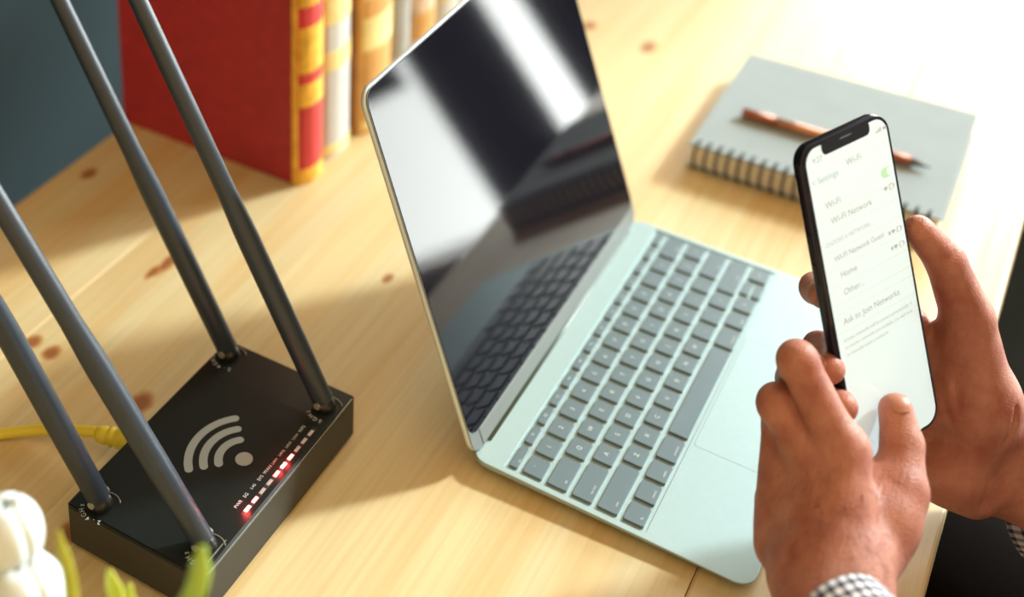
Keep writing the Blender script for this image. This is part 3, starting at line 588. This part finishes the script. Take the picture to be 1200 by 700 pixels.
def nets(fn, lo, hi, h):
    ax = [np.arange(l, u+h, h) for l, u in zip(lo, hi)]
    X = np.stack(np.meshgrid(*ax, indexing='ij'), -1); D = fn(X)
    S = D < 0; nx, ny, nz = D.shape
    acc = np.zeros((nx-1, ny-1, nz-1, 3)); cnt = np.zeros((nx-1, ny-1, nz-1))
    corners = [(i, j, k) for i in (0, 1) for j in (0, 1) for k in (0, 1)]
    sl = lambda c: tuple(slice(c[d], D.shape[d]-1+c[d]) for d in range(3))
    for c in corners:
        for d in range(3):
            if c[d]: continue
            e = list(c); e[d] = 1; e = tuple(e)
            da, db = D[sl(c)], D[sl(e)]; m = (da < 0) != (db < 0)
            t = np.where(m, da/np.where(m, da-db, 1), 0)
            p = np.array(c, float)+0*acc; p[..., d] += t
            acc += p*m[..., None]; cnt += m
    act = cnt > 0; idx = -np.ones(act.shape, int); idx[act] = np.arange(act.sum())
    cell = np.argwhere(act); V = np.array(lo)+(cell+acc[act]/cnt[act][:, None])*h
    F = []
    for d in range(3):
        u, v = (d+1) % 3, (d+2) % 3
        s0 = [slice(None)]*3; s1 = [slice(None)]*3; s0[d] = slice(0, -1); s1[d] = slice(1, None)
        a, b = S[tuple(s0)], S[tuple(s1)]
        for flip, m in ((False, a & ~b), (True, ~a & b)):
            q = np.argwhere(m); ok = (q[:, u] > 0) & (q[:, v] > 0) & (q[:, u] < D.shape[u]-1) & (q[:, v] < D.shape[v]-1); q = q[ok]
            if not len(q): continue
            def g(du, dv):
                r_ = q.copy(); r_[:, u] -= du; r_[:, v] -= dv; return idx[r_[:, 0], r_[:, 1], r_[:, 2]]
            f = np.stack([g(1, 1), g(0, 1), g(0, 0), g(1, 0)], 1)
            F.append(f[:, ::-1] if flip else f)
    return V, np.concatenate(F)
def chain(P, c, k):
    d = None
    for a, b in zip(c[:-1], c[1:]):
        e = sd_cap(P, a[:3], b[:3], a[3], b[3]); d = e if d is None else smin(d, e, k)
    return d
def hand(P, H, PALM, extra, grooves):
    palm = None
    for a, b in PALM:
        e = sd_cap(P, a[:3], b[:3], a[3], b[3]); palm = e if palm is None else smin(palm, e, 7.5)
    for a, b, k in extra:
        palm = smin(palm, sd_cap(P, a[:3], b[:3], a[3], b[3]), k)
    fing = None
    for nm, c in H.items():
        d = chain(P, c, 3.0)
        if nm != 'thumb':      # knuckle fullness at the middle joint
            j = np.array(c[1][:3]); d = smin(d, np.linalg.norm(P-j, axis=-1)-c[1][3]*1.02, 2.)
        k = 14. if nm == 'thumb' else 8.
        dd = smin(d, palm, k)
        fing = dd if fing is None else smin(fing, dd, .6)
    for a, b, r_ in grooves:
        fing = smax(fing, -sd_cap(P, a, b, r_, r_), 1.8)
    return fing
def bounds(H, PALM, pad):
    A = np.array([p for c in H.values() for p in c]+[p for c in PALM for p in c]); return A[:, :3].min(0)-pad, A[:, :3].max(0)+pad
L_EL, L_SH = np.array([-215., -190., 70.]), np.array([-115., -395., 265.])
R_EL, R_SH = np.array([255., -335., -40.]), np.array([235., -405., 270.])
L_WR, R_WR = np.array(LWR), np.array(RWR)
def arms(P):
    d = sd_cap(P, L_WR, L_WR+(L_EL-L_WR)*.5, 25, 35)
    for a, b, ra, rb in ((L_WR+(L_EL-L_WR)*.5, L_EL, 35, 39), (L_EL, L_SH, 40, 50), (R_WR, R_WR+(R_EL-R_WR)*.5, 27, 36), (R_WR+(R_EL-R_WR)*.5, R_EL, 36, 39), (R_EL, R_SH, 40, 50)):
        d = np.minimum(d, sd_cap(P, a, b, ra, rb))
    return d
def torso(P):
    d = None
    for a, b, ra, rb in (((-60, -400, 245), (180, -400, 245), 62, 62), ((10, -400, 200), (10, -395, -60), 95, 85), ((110, -400, 200), (110, -395, -60), 95, 85), ((10, -395, -60), (-10, -385, -200), 88, 98), ((110, -395, -60), (130, -385, -200), 88, 98)):
        e = sd_cap(P, a, b, ra, rb); d = e if d is None else smin(d, e, 40)
    return d
def legs(P):
    d = None
    for s in (-1, 1):
        hx = 60+s*85
        kx = 70+s*200
        for a, b, ra, rb in (((hx, -385, -225), (kx, 30, -190), 84, 64), ((kx, 30, -190), (kx, 40, -650), 60, 44)):
            e = sd_cap(P, a, b, ra, rb); d = e if d is None else smin(d, e, 12)
    return d
HC = np.array([60., -360., 470.])
def head(P):
    Q = P-HC
    sk = np.linalg.norm(Q/np.array([76, 95, 105]), axis=-1)*85-85
    d = smin(sk, sd_cap(P, HC+[0, 35, -45], HC+[0, 50, -92], 58, 38), 25)
    d = smin(d, sd_cap(P, HC+[0, -15, -70], np.array([60, -405, 290]), 55, 62), 20)
    d = smin(d, sd_cap(P, HC+[0, 92, 12], HC+[0, 108, -28], 7, 13), 8)
    for s in (-1, 1):
        d = smax(d, -sd_cap(P, HC+[s*20, 98, 10], HC+[s*42, 90, 10], 13, 11), 10)
        d = smin(d, np.linalg.norm(P-(HC+[s*31, 78, 8]), axis=-1)-13, 3)
        d = smin(d, sd_cap(P, HC+[s*78, -2, 14], HC+[s*77, 2, -22], 12, 8), 5)
        d = smin(d, sd_cap(P, HC+[0, 92, -60], HC+[s*20, 86, -62], 6, 4), 4)
    return smax(d, -sd_cap(P, HC+[-22, 97, -61], HC+[22, 97, -61], 2.5, 2.5), 3)
def coarse(P): return smin(np.minimum(arms(P), smin(torso(P), head(P), 25)), legs(P), 20)
parts = []
lo, hi = bounds(LH, LPALM, 22); parts.append(nets(lambda P: hand(P, LH, LPALM, LEX, LGR), lo, hi, 1.5))
lo, hi = bounds(RH, RPALM, 26); parts.append(nets(lambda P: hand(P, RH, RPALM, REX, RGR), lo, hi, 1.5))
clipL, clipR = np.array(LCUT), np.array(RCUT)
def body_rest(P):
    d = coarse(P)
    return d
parts.append(nets(body_rest, (-280, -520, -700), (370, 120, 600), 9.))
V = np.concatenate([p[0] for p in parts]); off = np.cumsum([0]+[len(p[0]) for p in parts]); Fc = np.concatenate([p[1]+o for p, o in zip(parts, off)])
PB = Vector((.060, -.390, FZ))
person = empty('person', PB, 'person in a checked shirt and dark trousers holding the phone with both hands', 'person')
link('body', at(pyd(V/1000, Fc.tolist()), PB), 'skin', person, True)
def uvmap(me, fn):
    uv = me.uv_layers.new(name='UVMap'); co = np.zeros(len(me.vertices)*3); me.vertices.foreach_get('co', co); co = co.reshape(-1, 3)
    li = np.zeros(len(me.loops), int); me.loops.foreach_get('vertex_index', li); uv.data.foreach_set('uv', fn(co[li]).astype(float).ravel())
def shirt_f(P):
    d = smin(arms(P), torso(P), 30)-9
    d = np.maximum(d, -(P[..., 2]+215)); d = np.maximum(d, np.linalg.norm(P-L_WR, axis=-1)*-1+70); return np.maximum(d, 70-np.linalg.norm(P-R_WR, axis=-1))
Vs, Fs = nets(shirt_f, (-290, -530, -300), (340, -60, 400), 8.)
me = pyd(Vs/1000, Fs.tolist()); uvmap(me, lambda c: np.stack([(c[:, 0]+.7*c[:, 1])/.0052, c[:, 2]/.0052], 1)); link('shirt', at(me, PB), 'gingham', person, True)
def sleeve(w_, e_, s0, s1, r0, r1, name):
    w_, e_ = Vector(w_)/1000, Vector(e_)/1000; d = (e_-w_); n = 56; k = 18
    pts = [w_+d*(s0+(s1-s0)*i/k) for i in range(k+1)]; fr = frames(pts); rings = []
    for i, (p, u, v) in enumerate(fr):
        r_ = (r0+(r1-r0)*i/k)/1000*(1+.03*math.sin(i*1.9)*(i > 3))
        rings.append([p+(u*math.cos(2*math.pi*j/n)+v*math.sin(2*math.pi*j/n))*r_*(1+.03*math.sin(3*2*math.pi*j/n+i*.5)) for j in range(n)])
    rin = [[p+(u*math.cos(2*math.pi*j/n)+v*math.sin(2*math.pi*j/n))*(r0-1.2)/1000 for j in range(n)] for p, u, v in (fr[2], fr[0])]
    allr = rin+rings; VV = [v for r_ in allr for v in r_]; FF = []
    for a in range(len(allr)-1):
        for j in range(n): FF.append((a*n+j, a*n+(j+1) % n, (a+1)*n+(j+1) % n, (a+1)*n+j))
    me = pyd(VV, FF); uvl = me.uv_layers.new(name='UVMap')
    L_ = (d.length)*(s1-s0)
    for p in me.polygons:
        a, j = divmod(p.index, n)
        for q, li in enumerate(p.loop_indices):
            jj = j+(1 if q in (1, 2) else 0); aa = a+(1 if q in (2, 3) else 0)
            uvl.data[li].uv = (jj/n*round(2*math.pi*r0/5.2), (aa-2)*L_/k/.0052)
    link(name, at(me, PB), 'gingham', person, True)
sleeve(LSL[0], LSL[1], 0, 1, 30, 44, 'sleeve'); sleeve(RSL[0], RSL[1], 0, 1, 34, 46, 'sleeve')
Vt, Ft = nets(lambda P: np.maximum(smin(legs(P), torso(P), 20)-7, P[..., 2]+95), (-230, -520, -680), (380, 140, -110), 10.)
link('trousers', at(pyd(Vt/1000, Ft.tolist()), PB), 'denim', person, True)
Vh, Fh = nets(lambda P: np.maximum(np.linalg.norm((P-HC-[0, -10, 8])/np.array([84, 102, 112]), axis=-1)*95-95, np.minimum(-(P[..., 2]-HC[2]+70), 1e3)*1.0 if False else np.maximum((P[..., 1]-HC[1]-55)-(P[..., 2]-HC[2]-60)*1.2, -(P[..., 2]-HC[2]+60))), HC-130, HC+130, 5.)
link('hair', at(pyd(Vh/1000, Fh.tolist()), PB), 'hair', person, True)
for s in (-1, 1):
    c = np.array([70+s*200., 40., -700.])
    Vf, Ff = nets(lambda P: np.maximum(sd_cap(P, c+[0, -25, -4], c+[0, 150, -14], 46, 34), -(P[..., 2]+739)), c-[70, 90, 60], c+[70, 210, 60], 6.)
    link('shoe', at(pyd(Vf/1000, Ff.tolist()), PB), 'shoe', person, True)
# nails: thin shells lying on the finger tips
for H_, PALM_, EX_, GR_, c, rad, ax_u, ax_v, ax_w in NAILS:
    c = np.array(c); A = np.array([ax_u, ax_v, ax_w], float)
    def nail_f(P, c=c, A=A, rad=rad, H_=H_, PALM_=PALM_):
        Q = (P-c)@A.T; e = (np.sum((np.abs(Q)/np.array(rad))**3, -1)**(1/3)-1)*min(rad)
        return np.maximum(e, np.abs(hand(P, H_, PALM_, [], [])-.15)-.45)
    Vn, Fn = nets(nail_f, c-13, c+13, .35)
    if len(Vn): link('fingernail', at(pyd(Vn/1000, Fn.tolist()), PB), 'nail', person, True)
# fine hair on the back of the left hand and wrist
rng = np.random.default_rng(3); A0, A1 = np.array(HAIR[0]), np.array(HAIR[1]); vw = np.array(HAIR[2]); VV, FF = [], []
from mathutils.bvhtree import BVHTree
bvh = BVHTree.FromPolygons([tuple(v) for v in parts[0][0]], parts[0][1].tolist())
for i in range(420):
    q = A0+(A1-A0)*rng.random()+rng.normal(0, 16, 3); o_ = Vector(q-vw*80); hit = bvh.ray_cast(o_, Vector(vw))
    if hit[0] is None: continue
    p = hit[0]; nn_ = hit[1]; dr = Vector(A1-A0).normalized()*rng.uniform(.5, 1)+Vector(rng.normal(0, .35, 3)); dr = (dr-nn_*dr.dot(nn_)).normalized()
    ln = rng.uniform(4, 8); sd_ = dr.cross(nn_)*.055
    pts = [p-nn_*.3, p+dr*ln*.5+nn_*1.0, p+dr*ln+nn_*.7]; k = len(VV)
    for q_, s_ in zip(pts, (1, .8, .2)): VV += [q_+sd_*s_, q_-sd_*s_, q_+nn_*.12*s_]
    for a in (0, 3):
        for j in range(3): FF.append((k+a+j, k+a+(j+1) % 3, k+a+3+(j+1) % 3, k+a+3+j))
hh = link('arm_hair', at(pyd([v/1000 for v in VV], FF), PB), 'hair', person); hh['kind'] = 'stuff'
# chair under the person
ch = empty('chair', (.06, -.42, FZ), 'plain black chair under the seated person', 'chair'); cl_ = ch.location
link('seat', at(box(-.16, .28, -.62, -.20, -.345, -.312, .01), cl_), 'chair', ch)
link('backrest', at(box(-.16, .28, -.66, -.63, -.10, .22, .01), cl_), 'chair', ch)
for x in (-.15, .25):
    link('leg', at(box(x, x+.03, -.24, -.21, FZ, -.345), cl_), 'chair', ch); link('rear_post', at(box(x, x+.03, -.655, -.625, FZ, .20), cl_), 'chair', ch)

# ------------------------------------------------------------------ potted flowers in the near corner
PX, PY = -.335, .205
pt = empty('potted_flowers', (PX, PY, 0), 'white flowers and narrow green leaves in a small white pot beside the router', 'plant'); ptl = pt.location
link('pot', lathe([(.024, 0), (.030, .004), (.036, .060), (.038, .068), (.035, .068), (.033, .060), (.030, .052)]), 'pot', pt, True)
link('soil', lathe([(.0325, .050), (.033, .0585), (.010, .061)], 24), 'soil', pt, True)
def flower(c, r_, tilt):
    c = Vector(c); base = Vector((PX+random.uniform(-.01, .01), PY+random.uniform(-.01, .01), .058))
    st = spline([base, base.lerp(c, .5)+Vector((-.006, 0, .01)), c-Vector((0, 0, r_*.8))], 8)
    link('stem', at(tube(st, .0022, 8), ptl), 'stem', pt, True)
    for k in range(6):
        a = 2*math.pi*k/6+.3; rs = r_*(1 if k % 2 else .98); n, m_ = 10, 8; V = []
        for i in range(n+1):
            th = math.radians(6+(160 if k % 2 else 168)*i/n)
            for j in range(m_+1):
                ph_ = a+(j/m_-.5)*math.radians(112)*min(1, .35+math.sin(math.radians(10+160*i/n)))
                V.append((c.x+rs*math.sin(th)*math.cos(ph_), c.y+rs*math.sin(th)*math.sin(ph_), c.z-rs*1.18*math.cos(th)))
        F = [(i*(m_+1)+j, i*(m_+1)+j+1, (i+1)*(m_+1)+j+1, (i+1)*(m_+1)+j) for i in range(n) for j in range(m_)]
        o = link('petal', at(pyd(V, F), ptl), 'petal', pt, True); md = o.modifiers.new('thick', 'SOLIDIFY'); md.thickness = .0009
for c, r_ in FLOWERS: flower(c, r_, 0)
for tip, mid, wid, m_ in LEAVES:
    tip, mid = Vector(tip), Vector(mid); base = Vector((PX+random.uniform(-.008, .008), PY+random.uniform(-.008, .008), .057))
    sp_ = spline([base, base.lerp(mid, .6)+Vector((0, 0, .012)), mid, tip], 8); k = len(sp_)
    link('leaf', at(tube(sp_, [wid*(.7+.3*math.sin(math.pi*min(1, i/k*1.4)*.5))*(1 if i < k-4 else (k-i)/5+.15) for i in range(k)], 8, .35), ptl), m_, pt, True)
